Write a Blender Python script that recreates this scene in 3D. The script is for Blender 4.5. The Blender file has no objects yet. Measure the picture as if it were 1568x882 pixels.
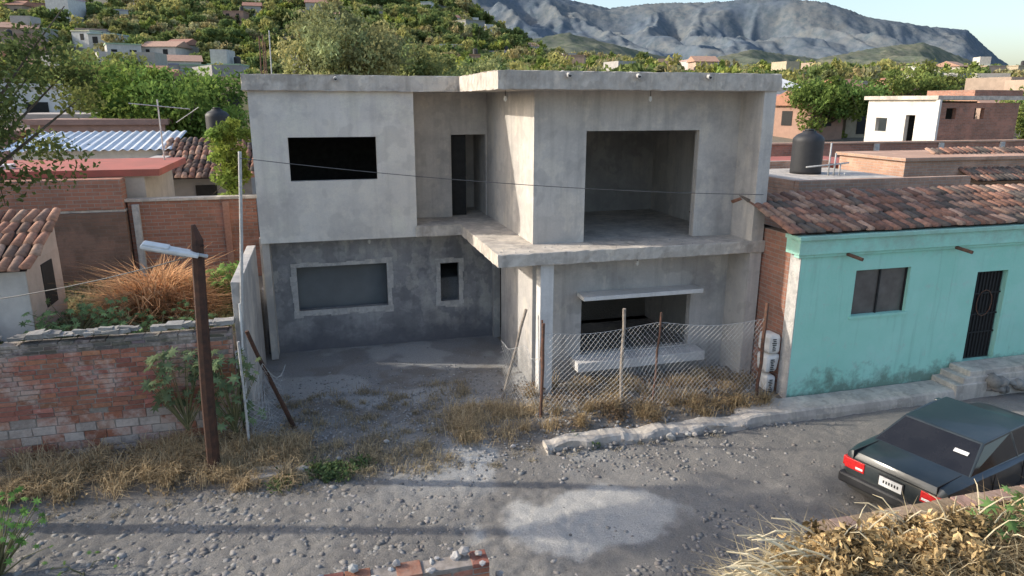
import bpy, math, random, bmesh
import numpy as np
from mathutils import Vector, Matrix
random.seed(7); rng=np.random.default_rng(7)
R_=math.radians
scene=bpy.context.scene
COL=scene.collection

# ---------------------------------------------------------------- noise
def _h(i,j,s):
    v=np.sin(i*127.1+j*311.7+s*74.7)*43758.5453
    return v-np.floor(v)
def vnoise(x,y,s=0):
    xi=np.floor(x); yi=np.floor(y); xf=x-xi; yf=y-yi
    u=xf*xf*(3-2*xf); v=yf*yf*(3-2*yf)
    a=_h(xi,yi,s); b=_h(xi+1,yi,s); c=_h(xi,yi+1,s); d=_h(xi+1,yi+1,s)
    return (a*(1-u)+b*u)*(1-v)+(c*(1-u)+d*u)*v
def fbm(x,y,o=4,s=0):
    r=0;a=.5;t=0
    for k in range(o):
        r=r+a*vnoise(x*2**k+k*17.3,y*2**k-k*9.1,s+k); t+=a; a*=.5
    return r/t
def ss(a,b,x):
    t=np.clip((x-a)/(b-a),0,1); return t*t*(3-2*t)

# ---------------------------------------------------------------- materials
class NT:
    def __init__(s,name):
        s.m=bpy.data.materials.new(name); s.m.use_nodes=True
        s.t=s.m.node_tree; s.n=s.t.nodes; s.l=s.t.links
        s.bsdf=s.n["Principled BSDF"]; s.out=s.n["Material Output"]
        s.pos=s.n.new("ShaderNodeNewGeometry").outputs["Position"]
    def link(s,a,b): s.l.new(a,b)
    def scaled(s,sc):
        m=s.n.new("ShaderNodeVectorMath"); m.operation='MULTIPLY'; s.link(s.pos,m.inputs[0]); m.inputs[1].default_value=sc
        return m.outputs[0]
    def noise(s,scale,detail=5,vec=None,rough=.6):
        n=s.n.new("ShaderNodeTexNoise"); n.inputs["Scale"].default_value=scale; n.inputs["Detail"].default_value=detail
        n.inputs["Roughness"].default_value=rough
        s.link(vec if vec is not None else s.pos,n.inputs["Vector"]); return n.outputs["Fac"]
    def mr(s,v,a,b,c=0,d=1):
        n=s.n.new("ShaderNodeMapRange"); n.inputs[1].default_value=a; n.inputs[2].default_value=b
        n.inputs[3].default_value=c; n.inputs[4].default_value=d; s.link(v,n.inputs[0]); return n.outputs[0]
    def mix(s,f,a,b,mode='MIX'):
        n=s.n.new("ShaderNodeMix"); n.data_type='RGBA'; n.blend_type=mode
        for i,v in ((0,f),(6,a),(7,b)):
            if isinstance(v,(int,float)): n.inputs[i].default_value=v
            elif isinstance(v,tuple): n.inputs[i].default_value=(*v[:3],1)
            else: s.link(v,n.inputs[i])
        return n.outputs[2]
    def math(s,op,a,b):
        n=s.n.new("ShaderNodeMath"); n.operation=op
        for i,v in ((0,a),(1,b)):
            if isinstance(v,(int,float)): n.inputs[i].default_value=v
            else: s.link(v,n.inputs[i])
        return n.outputs[0]
    def sep(s,v):
        n=s.n.new("ShaderNodeSeparateXYZ"); s.link(v,n.inputs[0]); return n.outputs
    def attr(s,name="Col"):
        n=s.n.new("ShaderNodeAttribute"); n.attribute_name=name; return n.outputs["Color"]
    def bump(s,h,dist,strength=1):
        n=s.n.new("ShaderNodeBump"); n.inputs["Distance"].default_value=dist; n.inputs["Strength"].default_value=strength
        s.link(h,n.inputs["Height"]); s.link(n.outputs[0],s.bsdf.inputs["Normal"])
    def color(s,c,rough=.9):
        if isinstance(c,tuple): s.bsdf.inputs["Base Color"].default_value=(*c[:3],1)
        else: s.link(c,s.bsdf.inputs["Base Color"])
        s.bsdf.inputs["Roughness"].default_value=rough
        return s.m

def concrete(name,c1,c2,c3,damp=None,streak=.35,bd=.012,scale=.7,patch=.45,off=0,finec=.28):
    t=NT(name)
    if off:
        a=t.n.new("ShaderNodeVectorMath"); a.operation='ADD'; t.link(t.pos,a.inputs[0]); a.inputs[1].default_value=(off,off*1.7,off*.6)
        base=t.pos; t.pos=a.outputs[0]
    else: base=t.pos
    n1=t.mr(t.noise(scale,6),.38,.62); n2=t.mr(t.noise(scale*3.3,8,rough=.7),.45,.66)
    c=t.mix(n1,c1,c2); c=t.mix(t.math('MULTIPLY',n2,.7),c,c3)
    # trowelled patches with distinct edges
    p1=t.mr(t.noise(scale*1.15,3,rough=.75),.535,.56,0,patch); c=t.mix(p1,c,tuple(k*.74 for k in c2))
    p2=t.mr(t.noise(scale*1.5,4,t.scaled((1.2,1.2,.8)),rough=.65),.55,.59,0,patch); c=t.mix(p2,c,(min(c3[0]*1.16,.8),min(c3[1]*1.12,.78),c3[2]*1.04))
    p3=t.mr(t.noise(scale*.8,7,t.scaled((1,1,1.4)),rough=.75),.53,.70,0,.6); c=t.mix(p3,c,(c2[0]*.62,c2[1]*.62,c2[2]*.66))
    st=t.mr(t.noise(1,5,t.scaled((5,5,.45))),.5,.72)
    c=t.mix(t.math('MULTIPLY',st,streak),c,tuple(k*.5 for k in c2))
    fine=t.noise(30,6,rough=.75); c=t.mix(t.mr(fine,.3,.7,0,finec),c,tuple(k*.6 for k in c2))
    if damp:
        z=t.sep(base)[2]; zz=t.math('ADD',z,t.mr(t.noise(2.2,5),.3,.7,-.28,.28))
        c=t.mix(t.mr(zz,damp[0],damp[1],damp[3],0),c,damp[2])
    t.bump(t.math('ADD',t.noise(9,8,rough=.7),t.math('MULTIPLY',fine,.4)),bd,.6)
    return t.color(c,.92)
def simple(name,c,c2=None,scale=8,rough=.8,bd=.004,metal=0):
    t=NT(name); c2=c2 or tuple(k*.6 for k in c)
    cc=t.mix(t.mr(t.noise(scale,6),.35,.65),c,c2)
    if bd: t.bump(t.noise(scale*5,5),bd,.6)
    t.bsdf.inputs["Metallic"].default_value=metal
    return t.color(cc,rough)
def vcol(name,rough=.9,bd=.006,sc=20,var=.45,lime=None):
    t=NT(name); c=t.attr(); n=t.noise(sc,6,rough=.7)
    c=t.mix(t.mr(n,.35,.7,0,var),c,(.03,.025,.02))
    if lime:
        c=t.mix(t.mr(t.math('ADD',t.noise(1.6,6),t.math('MULTIPLY',t.noise(14,5),.35)),lime[2],lime[2]+.14,0,lime[1]),c,lime[0])
    if bd: t.bump(n,bd,.8)
    return t.color(c,rough)
def leafmat(name,trans=.35):
    t=NT(name); c=t.attr()
    d=t.n.new("ShaderNodeBsdfDiffuse"); tr=t.n.new("ShaderNodeBsdfTranslucent"); mx=t.n.new("ShaderNodeMixShader")
    t.link(c,d.inputs[0]); t.link(c,tr.inputs[0]); mx.inputs[0].default_value=trans
    t.link(d.outputs[0],mx.inputs[1]); t.link(tr.outputs[0],mx.inputs[2]); t.link(mx.outputs[0],t.out.inputs[0])
    return t.m
def brickmat(name,c1,c2,mortar,bw=.28,bh=.085,dirt=.5):
    t=NT(name); s=t.sep(t.pos); h=t.math('ADD',s[0],s[1])
    cb=t.n.new("ShaderNodeCombineXYZ"); t.link(h,cb.inputs[0]); t.link(s[2],cb.inputs[1])
    b=t.n.new("ShaderNodeTexBrick"); t.link(cb.outputs[0],b.inputs["Vector"])
    b.inputs["Scale"].default_value=1; b.inputs["Brick Width"].default_value=bw; b.inputs["Row Height"].default_value=bh
    b.inputs["Mortar Size"].default_value=.009; b.inputs["Color1"].default_value=(*c1,1); b.inputs["Color2"].default_value=(*c2,1)
    b.inputs["Mortar"].default_value=(*mortar,1); b.inputs["Mortar Smooth"].default_value=.3
    c=t.mix(t.mr(t.noise(1.1,7,rough=.7),.4,.7,0,dirt),b.outputs["Color"],(.12,.085,.065))
    c=t.mix(t.mr(t.noise(.7,6,rough=.7),.52,.6,0,.45),c,tuple(min(1,k*1.25+.04) for k in c1))
    c=t.mix(t.mr(t.noise(7,5),.5,.75,0,.35),c,mortar)
    t.bump(t.math('SUBTRACT',t.noise(25,4),b.outputs["Fac"]),.012,.7)
    return t.color(c,.93)

M={}
M['conc_up']=concrete("plaster_light",(.74,.70,.635),(.60,.565,.52),(.78,.725,.62),streak=.25,patch=.32)
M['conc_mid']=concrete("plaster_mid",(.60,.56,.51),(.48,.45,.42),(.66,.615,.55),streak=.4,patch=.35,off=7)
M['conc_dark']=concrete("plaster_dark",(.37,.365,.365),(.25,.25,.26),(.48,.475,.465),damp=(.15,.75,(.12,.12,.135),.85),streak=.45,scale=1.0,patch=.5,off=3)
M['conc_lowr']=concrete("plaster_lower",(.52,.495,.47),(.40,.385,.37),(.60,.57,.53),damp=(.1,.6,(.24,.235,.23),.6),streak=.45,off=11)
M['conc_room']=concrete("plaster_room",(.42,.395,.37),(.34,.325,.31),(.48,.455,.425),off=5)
M['slab']=concrete("slab_edge",(.58,.525,.46),(.42,.38,.335),(.68,.625,.55),streak=.5,bd=.025,scale=1.4,patch=.4,finec=.2)
M['frame']=concrete("window_surround",(.58,.56,.53),(.45,.435,.415),(.64,.62,.59),bd=.02,scale=3)
M['white_conc']=concrete("column_plaster",(.74,.72,.69),(.62,.605,.585),(.78,.755,.72),bd=.01,patch=.2)
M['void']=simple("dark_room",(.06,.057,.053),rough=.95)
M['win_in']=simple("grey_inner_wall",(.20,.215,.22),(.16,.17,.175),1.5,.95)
M['dark']=simple("dark_gap",(.02,.02,.02))
M['brickg']=brickmat("brick_mid",(.42,.185,.12),(.30,.14,.095),(.33,.27,.23))
M['brickd']=brickmat("brick_adobe",(.24,.135,.095),(.17,.105,.075),(.2,.15,.12),dirt=.8)
M['bricko']=brickmat("brick_orange",(.52,.31,.21),(.44,.25,.17),(.48,.40,.33),dirt=.35)
M['brickv']=vcol("old_brick",bd=.012,sc=18,var=.35,lime=((.62,.52,.46),.62,.66))
M['brickv2']=vcol("red_brick",bd=.01,sc=22,var=.4,lime=((.4,.3,.24),.4,.68))
M['mortar']=simple("mortar",(.36,.31,.27),(.22,.19,.16),12,.95,.01)
M['tile']=vcol("clay_tile",bd=.006,sc=9,var=.6)
M['vc']=vcol("painted_wall",bd=.004,sc=2.2,var=.28)
M['stone']=vcol("stone",bd=.01,sc=14,var=.4)
M['bark']=simple("bark",(.14,.11,.08),(.07,.055,.04),14,.95,.02)
M['leaf']=leafmat("leaf",.4); M['dry']=leafmat("dry_grass",.25)
M['rust']=simple("rusty_steel",(.085,.035,.02),(.035,.018,.012),10,.75,.006)
M['rust2']=simple("rusty_post",(.18,.08,.05),(.08,.05,.035),14,.85,.004)
M['wood']=simple("weathered_wood",(.38,.32,.26),(.2,.17,.14),12,.9,.006)
M['galv']=simple("galvanised",(.52,.52,.51),(.38,.38,.37),15,.6,.001,.1)
M['wire']=simple("wire",(.12,.12,.12),rough=.6,bd=0)
M['white']=simple("white_paint",(.78,.78,.76),(.62,.62,.60),5,.5,.001)
M['silver']=simple("corrugated_metal",(.68,.72,.76),(.54,.57,.61),2,.45,.001,.2)
M['redroof']=simple("red_roof",(.42,.12,.09),(.30,.10,.075),1.2,.85,.01)
M['black']=simple("black_plastic",(.02,.021,.023),(.03,.03,.032),4,.6,.001)
M['stalk']=simple("dry_stalk",(.68,.59,.40),(.47,.39,.24),10,.8,0)
M['leafstem']=simple("stem",(.2,.19,.09),rough=.8,bd=0)

# ---------------------------------------------------------------- geometry helpers
def empty(name,loc=(0,0,0)):
    e=bpy.data.objects.new(name,None); e.empty_display_size=.2; COL.objects.link(e); e.location=loc; return e
class MB:
    def __init__(s): s.v=[];s.f=[];s.mi=[];s.c=[];s.mats=[]
    def m(s,mat):
        if mat not in s.mats: s.mats.append(mat)
        return s.mats.index(mat)
    def add(s,vs,fs,mat,col=(.5,.5,.5)):
        o=len(s.v); s.v+= [tuple(p) for p in vs]; s.c+=[col]*len(vs); k=s.m(mat)
        for f in fs: s.f.append([i+o for i in f]); s.mi.append(k)
    def box(s,x0,x1,y0,y1,z0,z1,mat,col=(.5,.5,.5),jit=0,M4=None):
        vs=[(x,y,z) for z in (z0,z1) for y in (y0,y1) for x in (x0,x1)]
        if jit: vs=[tuple(c+random.uniform(-jit,jit) for c in p) for p in vs]
        if M4 is not None: vs=[tuple(M4@Vector(p)) for p in vs]
        s.add(vs,[(0,2,3,1),(4,5,7,6),(0,1,5,4),(1,3,7,5),(3,2,6,7),(2,0,4,6)],mat,col)
    def tube(s,pts,r,mat,n=6,col=(.5,.5,.5),cap=True):
        pts=[Vector(p) for p in pts]; rs=r if isinstance(r,(list,tuple)) else [r]*len(pts)
        vs=[];fs=[]
        for i,p in enumerate(pts):
            d=(pts[min(i+1,len(pts)-1)]-pts[max(i-1,0)]).normalized()
            a=d.cross(Vector((0,0,1)) if abs(d.z)<.9 else Vector((1,0,0))).normalized(); b=d.cross(a)
            for k in range(n):
                t=2*math.pi*k/n; vs.append(p+(a*math.cos(t)+b*math.sin(t))*rs[i])
        for i in range(len(pts)-1):
            for k in range(n):
                fs.append((i*n+k,i*n+(k+1)%n,(i+1)*n+(k+1)%n,(i+1)*n+k))
        if cap: fs.append(tuple(range(n))[::-1]); fs.append(tuple((len(pts)-1)*n+k for k in range(n)))
        s.add(vs,fs,mat,col)
    def emit(s,name,parent=None,smooth=False,bevel=0,loc=None):
        me=bpy.data.meshes.new(name); me.from_pydata(s.v,[],s.f); 
        for m in s.mats: me.materials.append(m)
        me.polygons.foreach_set("material_index",s.mi)
        a=me.color_attributes.new("Col",'FLOAT_COLOR','POINT')
        arr=np.ones((len(s.v),4),np.float32); arr[:,:3]=np.array([c[:3] for c in s.c]); a.data.foreach_set("color",arr.ravel())
        if smooth: me.polygons.foreach_set("use_smooth",[True]*len(s.f))
        me.update(); ob=bpy.data.objects.new(name,me); COL.objects.link(ob)
        if parent: ob.parent=parent
        if bevel:
            b=ob.modifiers.new("b",'BEVEL'); b.width=bevel; b.segments=2; b.limit_method='ANGLE'; b.angle_limit=R_(40)
        return ob
def npmesh(name,V,F,mat,C=None,parent=None,smooth=False):
    me=bpy.data.meshes.new(name); me.from_pydata(V.tolist(),[],F.tolist()); me.materials.append(mat)
    if C is not None:
        a=me.color_attributes.new("Col",'FLOAT_COLOR','POINT')
        arr=np.ones((len(V),4),np.float32); arr[:,:3]=C; a.data.foreach_set("color",arr.ravel())
    if smooth: me.polygons.foreach_set("use_smooth",np.ones(len(F),bool))
    me.update(); ob=bpy.data.objects.new(name,me); COL.objects.link(ob)
    if parent: ob.parent=parent
    return ob
def holed_wall(mb,axis,c0,c1,a0,a1,z0,z1,holes,mat):
    A=sorted({a0,a1,*[h[0] for h in holes],*[h[1] for h in holes]}); Z=sorted({z0,z1,*[h[2] for h in holes],*[h[3] for h in holes]})
    def solid(i,j):
        if i<0 or j<0 or i>=len(A)-1 or j>=len(Z)-1: return False
        ca=(A[i]+A[i+1])/2; cz=(Z[j]+Z[j+1])/2
        return not any(h[0]<ca<h[1] and h[2]<cz<h[3] for h in holes)
    P=(lambda a,c,z:(a,c,z)) if axis=='y' else (lambda a,c,z:(c,a,z))
    for i in range(len(A)-1):
        for j in range(len(Z)-1):
            if not solid(i,j): continue
            x0,x1,u0,u1=A[i],A[i+1],Z[j],Z[j+1]
            mb.add([P(x0,c0,u0),P(x1,c0,u0),P(x1,c0,u1),P(x0,c0,u1)],[(0,1,2,3)],mat)
            mb.add([P(x0,c1,u0),P(x1,c1,u0),P(x1,c1,u1),P(x0,c1,u1)],[(3,2,1,0)],mat)
            if not solid(i-1,j): mb.add([P(x0,c0,u0),P(x0,c1,u0),P(x0,c1,u1),P(x0,c0,u1)],[(0,1,2,3)],mat)
            if not solid(i+1,j): mb.add([P(x1,c0,u0),P(x1,c1,u0),P(x1,c1,u1),P(x1,c0,u1)],[(0,1,2,3)],mat)
            if not solid(i,j-1): mb.add([P(x0,c0,u0),P(x1,c0,u0),P(x1,c1,u0),P(x0,c1,u0)],[(0,1,2,3)],mat)
            if not solid(i,j+1): mb.add([P(x0,c0,u1),P(x1,c0,u1),P(x1,c1,u1),P(x0,c1,u1)],[(0,1,2,3)],mat)

# ---------------------------------------------------------------- terrain height
def Hfar(x,y):
    D=y+12.; kx=(x+3.)/np.maximum(D,20)
    s=np.interp(kx,[-1.5,-.36,.1,.2,.255,.335,.6,1.5],[.26,.25,.2,.165,.11,.06,.028,.022])
    z=1.4+np.clip(y-15,0,110)*.072+np.clip(y-115,0,330)*s
    z=z+np.where(y>100,(fbm(x/45,y/45,3,5)-.5)*14*ss(100,260,y),0)
    return z
def Hnear(x,y):
    n=fbm(x*1.3,y*1.3,4,2)-.5
    z=np.full_like(x,-.22)+.0*x
    z=z+.05*n
    pad=ss(-1.75,-.6,y)
    z=z+pad*.2
    yard=np.maximum(ss(.25,.3,y)*(x<-4.6),ss(4.5,4.6,y)); z=z+yard*(1.4-0)
    pl=ss(-1.6,-1.35,y)*ss(.35,.6,x)*(x<5.4)*(1-ss(.5,.75,y)); z=z+pl*(.02+.16*fbm(x*2,y*2,4,9))*.8
    z=z+ss(-5.2,-5.5,y)*.12
    return z
def H(x,y):
    x=np.asarray(x,float); y=np.asarray(y,float)
    w=ss(9,16,y)
    return Hnear(x,y)*(1-w)+Hfar(x,y)*w
def sp(a,b,n,p): return a+(b-a)*np.linspace(0,1,n)**p
xs=np.concatenate([-10-sp(0,3000,60,2.6)[::-1][:-1],np.arange(-10,13,.05),13+sp(0,4000,70,2.6)])
ys=np.concatenate([-8-sp(0,600,16,2.4)[::-1][:-1],np.arange(-8,4.7,.05),4.7+sp(0,6000,130,2.6)])
X,Y=np.meshgrid(xs,ys); Z=H(X,Y)
road=((Y<-1.5)&(Y>-5.6))
def cells(x,y,s):
    best=np.full(x.shape,9.)
    xi=np.floor(x);yi=np.floor(y)
    for i in (-1,0,1):
        for j in (-1,0,1):
            cx=xi+i;cy=yi+j; px=cx+_h(cx,cy,s);py=cy+_h(cx,cy,s+9)
            best=np.minimum(best,(x-px)**2+(y-py)**2)
    return np.sqrt(best)
peb=1-np.clip(cells(X*7.5,Y*7.5,3)/.75,0,1)**1.6
cob=ss(.5,-1.5,X+1.2*(fbm(X*.5,Y*.7,3,13)-.5)*4)*road
cob=np.clip(cob+.25*road,0,1)
Z=Z+(fbm(X*7,Y*7,3,21)-.5)*.035*((Y<1.5)&(Y>-5.6)&(X>-4.4)|(Y<0)&(Y>-5.6))+road*peb*.028*cob
nx,ny=len(xs),len(ys)
V=np.stack([X.ravel(),Y.ravel(),Z.ravel()],1)
I=np.arange(nx*ny).reshape(ny,nx)
F=np.stack([I[:-1,:-1].ravel(),I[:-1,1:].ravel(),I[1:,1:].ravel(),I[1:,:-1].ravel()],1)
def lerp(a,b,w): return a*(1-w[...,None])+np.array(b)*w[...,None]
n1=fbm(X*.8,Y*.8,5,31); n2=fbm(X*4,Y*4,4,32)
C=np.zeros(X.shape+(3,))+np.array([.255,.24,.22])
C=lerp(C,(.345,.325,.295),ss(.45,.65,n1)*.8)
C=lerp(C,(.15,.142,.132),(road*(1-peb)*.55*cob))
C=lerp(C,(.20,.192,.182),ss(1.,4.,X)*ss(.35,.6,n2)*.6*(Y<-1.6))
dirt=ss(-1.9,-1.2,Y+(n1-.5)*1.0)
C=lerp(C,(.26,.22,.175),dirt*.85)
padm=ss(-1.2,.6,Y+(n1-.5)*1.6)*(X>-4.4)*(X<1)
C=lerp(C,(.34,.335,.33),padm)
C=lerp(C,(.24,.21,.175),padm*ss(.48,.62,fbm(X*1.6+9,Y*1.6,4,47))*.75*(1-ss(1.5,3.5,Y)*.6))
C=lerp(C,(.52,.515,.50),padm*ss(.50,.62,fbm(X*1.1+4,Y*1.1,4,44))*.85)
C=lerp(C,(.50,.50,.49),ss(.44,.55,n1)*np.exp(-((X+.6)/1.6)**2-((Y+1.7)/.8)**2)*1.0)
d=np.sqrt(((X-.35)/1.5)**2+((Y+3.75)/.85)**2)+(fbm(X*2.2,Y*2.2,4,50)-.5)*1.1
C=lerp(C,(.60,.58,.54),(1-ss(.75,1.05,d))*.9)
far=ss(6,14,Y)
C=lerp(C,(.22,.19,.14),far); hillw=ss(70,120,Y)
C=lerp(C,(.185,.165,.115),hillw)
C=lerp(C,(.10,.13,.06),hillw*ss(.40,.56,fbm(X/9,Y/9,4,60)))
t=NT("ground_mat"); g=t.noise(38,7,rough=.75); g2=t.noise(9,5)
c=t.mix(t.mr(g,.35,.7,0,.5),t.attr(),(.07,.066,.06)); c=t.mix(t.mr(t.noise(70,3),.6,.75,0,.45),c,(.50,.48,.45))
t.bump(t.math('ADD',g,t.math('MULTIPLY',g2,.6)),.03,.9); gm=t.color(c,.95)
npmesh("ground",V,F,gm,C.reshape(-1,3),smooth=True)

# ---------------------------------------------------------------- mountains
def ridged(x,y,s,o=5): return 1-np.abs(2*fbm(x,y,o,s)-1)
def mountain(name,kxs,kzs,Yc,amp,y0,back,xr,nx_,ny_,base,c1,c2,c3,sd_,ero,fs):
    mx=np.linspace(xr[0],xr[1],nx_); my=np.linspace(y0,Yc+amp+back,ny_)
    X,Y=np.meshgrid(mx,my); D=Y+12; kx=(X+3)/D
    crest=Yc+amp*np.sin(kx*5+sd_)
    prof=np.interp(kx,kxs,kzs)*crest-base*.0
    up=np.clip((Y-y0)/(crest-y0),0,1); dn=np.clip((Y-crest)/back,0,1)
    wx=X+160*fs*(fbm(X/(260*fs),Y/(260*fs),4,70+sd_)-.5); wy=Y+160*fs*(fbm(X/(240*fs),Y/(240*fs),4,74)-.5)
    rd=ridged(wx/(300*fs),wy/(620*fs),71+sd_,3); rd2=ridged(wx/(110*fs),wy/(230*fs),77,4)
    er=(.7*(1-rd)+.3*(1-rd2))
    Zm=base+prof*(up**1.1)*(1-(1-ss(.84,1.0,up)*.93)*er*ero)
    Zm=np.where(Y>=crest,base+prof*(1-dn),Zm)
    Zm+=(fbm(X/(18*fs),Y/(18*fs),3,72)-.5)*6*fs+(ridged(wx/(45*fs),wy/(80*fs),79,3)-.6)*10*fs*np.sin(np.pi*np.clip(up,0,1))
    Zm[0,:]=-20
    ny__,nx__=X.shape; I=np.arange(X.size).reshape(X.shape)
    F=np.stack([I[:-1,:-1].ravel(),I[:-1,1:].ravel(),I[1:,1:].ravel(),I[1:,:-1].ravel()],1)
    t=NT(name+"_mat")
    c=t.mix(t.mr(t.noise(.006/fs,8,rough=.65),.4,.62),c1,c2)
    c=t.mix(t.mr(t.noise(.05/fs,6,rough=.75),.45,.62,0,.75),c,c3)
    t.bump(t.noise(.05/fs,8,rough=.7),4*fs,.6); mm=t.color(c,1)
    t.bsdf.inputs["Specular IOR Level"].default_value=0
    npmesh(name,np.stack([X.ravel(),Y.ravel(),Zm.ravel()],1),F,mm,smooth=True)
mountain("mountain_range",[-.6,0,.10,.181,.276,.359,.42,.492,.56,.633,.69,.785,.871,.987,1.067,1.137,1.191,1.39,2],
 [.15,.16,.17,.163,.152,.1415,.1325,.142,.1454,.152,.158,.1535,.134,.124,.1207,.080,.055,.035,.02],2000,200,1050,700,(-300,3300),620,420,5,(.125,.155,.19),(.175,.185,.185),(.085,.115,.135),0,1.05,1.)  # bluish base colours have the distance haze painted in
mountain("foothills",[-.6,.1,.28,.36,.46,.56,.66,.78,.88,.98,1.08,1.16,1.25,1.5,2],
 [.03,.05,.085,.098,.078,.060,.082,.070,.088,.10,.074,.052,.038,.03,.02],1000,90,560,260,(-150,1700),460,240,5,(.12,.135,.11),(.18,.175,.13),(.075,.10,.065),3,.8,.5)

# ---------------------------------------------------------------- main building
B=empty("unfinished_concrete_house")
YF,YB,XS=.79,4.57,.89
mb=MB()
holed_wall(mb,'y',3.47,3.63,-4.27,-.97,2.655,5.77,[(-3.57,-1.78,3.94,4.84)],M['conc_up'])
mb.emit("upper_left_wall",B)
mb=MB()
holed_wall(mb,'y',YB,YB+.15,-.95,XS+.1,2.9,5.78,[(.03,.86,2.9,4.82)],M['conc_mid'])
mb.box(-1.12,-.972,3.632,YB+.15,2.9,5.77,M['conc_mid'])
mb.emit("recess_walls",B)
mb=MB()
holed_wall(mb,'x',XS,XS+.16,YF,8.,2.903,5.77,[(3.6,4.4,2.903,2.904)],M['conc_mid'])
holed_wall(mb,'y',YF+.001,YF+.16,XS+.002,5.22,2.9,5.775,[(1.93,4.32,2.9,5.03)],M['conc_mid'])
mb.box(5.2,5.46,.04,9.9,.0,5.77,M['conc_mid'])
mb.emit("upper_right_walls",B)
mb=MB()
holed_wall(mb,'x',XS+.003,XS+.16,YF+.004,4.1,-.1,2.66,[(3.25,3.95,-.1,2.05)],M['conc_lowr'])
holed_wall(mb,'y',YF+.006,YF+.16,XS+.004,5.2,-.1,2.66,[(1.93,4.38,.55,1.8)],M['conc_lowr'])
mb.emit("lower_right_walls",B)
mb=MB()
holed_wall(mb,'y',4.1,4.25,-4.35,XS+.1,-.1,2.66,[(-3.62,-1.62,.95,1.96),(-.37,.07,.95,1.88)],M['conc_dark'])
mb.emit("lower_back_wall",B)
mb=MB()
def surround(x0,x1,z0,z1,w,y):
    for a in ((x0-w,x1+w,z1,z1+w*.8),(x0-w,x1+w,z0-w*1.2,z0),(x0-w,x0,z0,z1),(x1,x1+w,z0,z1)):
        n=max(2,int(max(a[1]-a[0],a[3]-a[2])/.2)); hor=(a[1]-a[0])>(a[3]-a[2])
        for k in range(n):
            f0,f1=k/n,(k+1)/n; e=random.uniform(-.03,.035); dpt=.010+random.uniform(0,.003)
            if hor:
                up_=a[2]>=z1-.001
                mb.box(a[0]+(a[1]-a[0])*f0,a[0]+(a[1]-a[0])*f1,y-dpt,y+.02,a[2]-(0 if up_ else e),a[3]+(e if up_ else 0),M['frame'])
            else:
                lf=a[0]<x0
                mb.box(a[0]-(e if lf else 0),a[1]+(0 if lf else e),y-dpt,y+.02,a[2]+(a[3]-a[2])*f0,a[2]+(a[3]-a[2])*f1,M['frame'])
surround(-3.62,-1.62,.95,1.96,.12,4.1); surround(-.37,.07,.95,1.88,.12,4.1)
mb.emit("window_surrounds",B)
mb=MB()
mb.box(-4.27,-4.12,3.64,9.9,0,5.76,M['conc_mid']); mb.box(-4.12,5.2,9.75,9.9,0,5.76,M['conc_mid'])
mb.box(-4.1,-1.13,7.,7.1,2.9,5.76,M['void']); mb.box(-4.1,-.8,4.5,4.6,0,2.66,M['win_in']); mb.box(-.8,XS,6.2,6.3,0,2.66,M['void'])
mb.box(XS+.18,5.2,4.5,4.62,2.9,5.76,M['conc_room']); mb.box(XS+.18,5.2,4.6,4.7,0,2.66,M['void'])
mb.box(-.97,XS-.01,6.0,6.1,2.9,5.76,M['conc_mid'])
mb.box(.05,.42,YB+.2,YB+.24,2.9,4.8,M['dark']); mb.box(.62,.68,5.985,6.0,3.95,4.05,M['white'])
mb.box(-4.2,5.2,4.26,9.7,-.2,.03,M['conc_room']); mb.box(1.06,5.2,.96,4.5,-.2,.03,M['conc_room'])
mb.emit("inner_walls_and_floors",B)
def rough_slab(name,poly,z0,z1,mat,amp):
    pts=[]
    for i in range(len(poly)):
        a=Vector(poly[i]);b=Vector(poly[(i+1)%len(poly)]); n=max(1,int((b-a).length/.11))
        for k in range(n): pts.append(a+(b-a)*k/n)
    mb=MB(); n=len(pts)
    lay=[]
    for z in (z0,z0+.01,(z0+z1)/2,z1-.012,z1):
        ins=.012 if z in (z0,z1) else 0
        lay.append([(p.x+random.uniform(-amp,amp),p.y+random.uniform(-amp,amp)+(ins if p.y<3.3 else 0),z+random.uniform(-amp,amp)*.6) for p in pts])
    vs=[p for L in lay for p in L]; fs=[]
    for l in range(4):
        for i in range(n): fs.append((l*n+i,l*n+(i+1)%n,(l+1)*n+(i+1)%n,(l+1)*n+i))
    fs.append(tuple(range(n))[::-1]); fs.append(tuple(range(4*n,5*n)))
    mb.add(vs,fs,mat); return mb.emit(name,B)
rough_slab("balcony_slab",[(0,0),(5.49,0),(5.49,9.7),(-4.1,9.7),(-4.1,3.66),(-1.0,3.66),(-1.0,3.39),(0,3.39)],2.665,2.9,M['slab'],.009)
rough_slab("roof_slab",[(0,0),(5.52,0),(5.52,10),(-4.36,10),(-4.36,3.36),(0,3.36)],5.765,6.08,M['slab'],.012)
mb=MB(); mb.box(.84,1.10,.12,.38,-.1,2.66,M['white_conc']); mb.emit("front_column",B,bevel=.008)
mb=MB()
mb.box(1.82,4.42,.38,YF,1.80,1.88,M['white_conc'],jit=.006); mb.emit("window_canopy",B,bevel=.006)
mb=MB(); mb.box(1.72,4.55,.36,YF,.34,.53,M['white_conc'],jit=.006); mb.emit("window_sill",B,bevel=.01)
mb=MB()
for x,y in ((-2.55,3.36),(1.25,0),(2.55,0),(3.95,0)):
    mb.tube([(x,y-.10,6.0),(x,y+.3,6.06)],.04,M['frame'],10); mb.tube([(x,y-.101,6.0),(x,y-.09,6.0)],.028,M['dark'],8)
mb.emit("roof_drain_pipes",B)
mb=MB()
for x,y,z in ((.45,1.2,5.765),(3.0,.35,5.765),(2.9,.35,2.66),(-2.0,3.9,2.66)):
    mb.tube([(x,y,z),(x,y,z-.1)],.006,M['dark'],5); mb.tube([(x,y,z-.1),(x,y,z-.16),(x,y,z-.2)],[.02,.035,.008],M['white'],8)
mb.emit("bulb_holders",B)
mb=MB()
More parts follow.
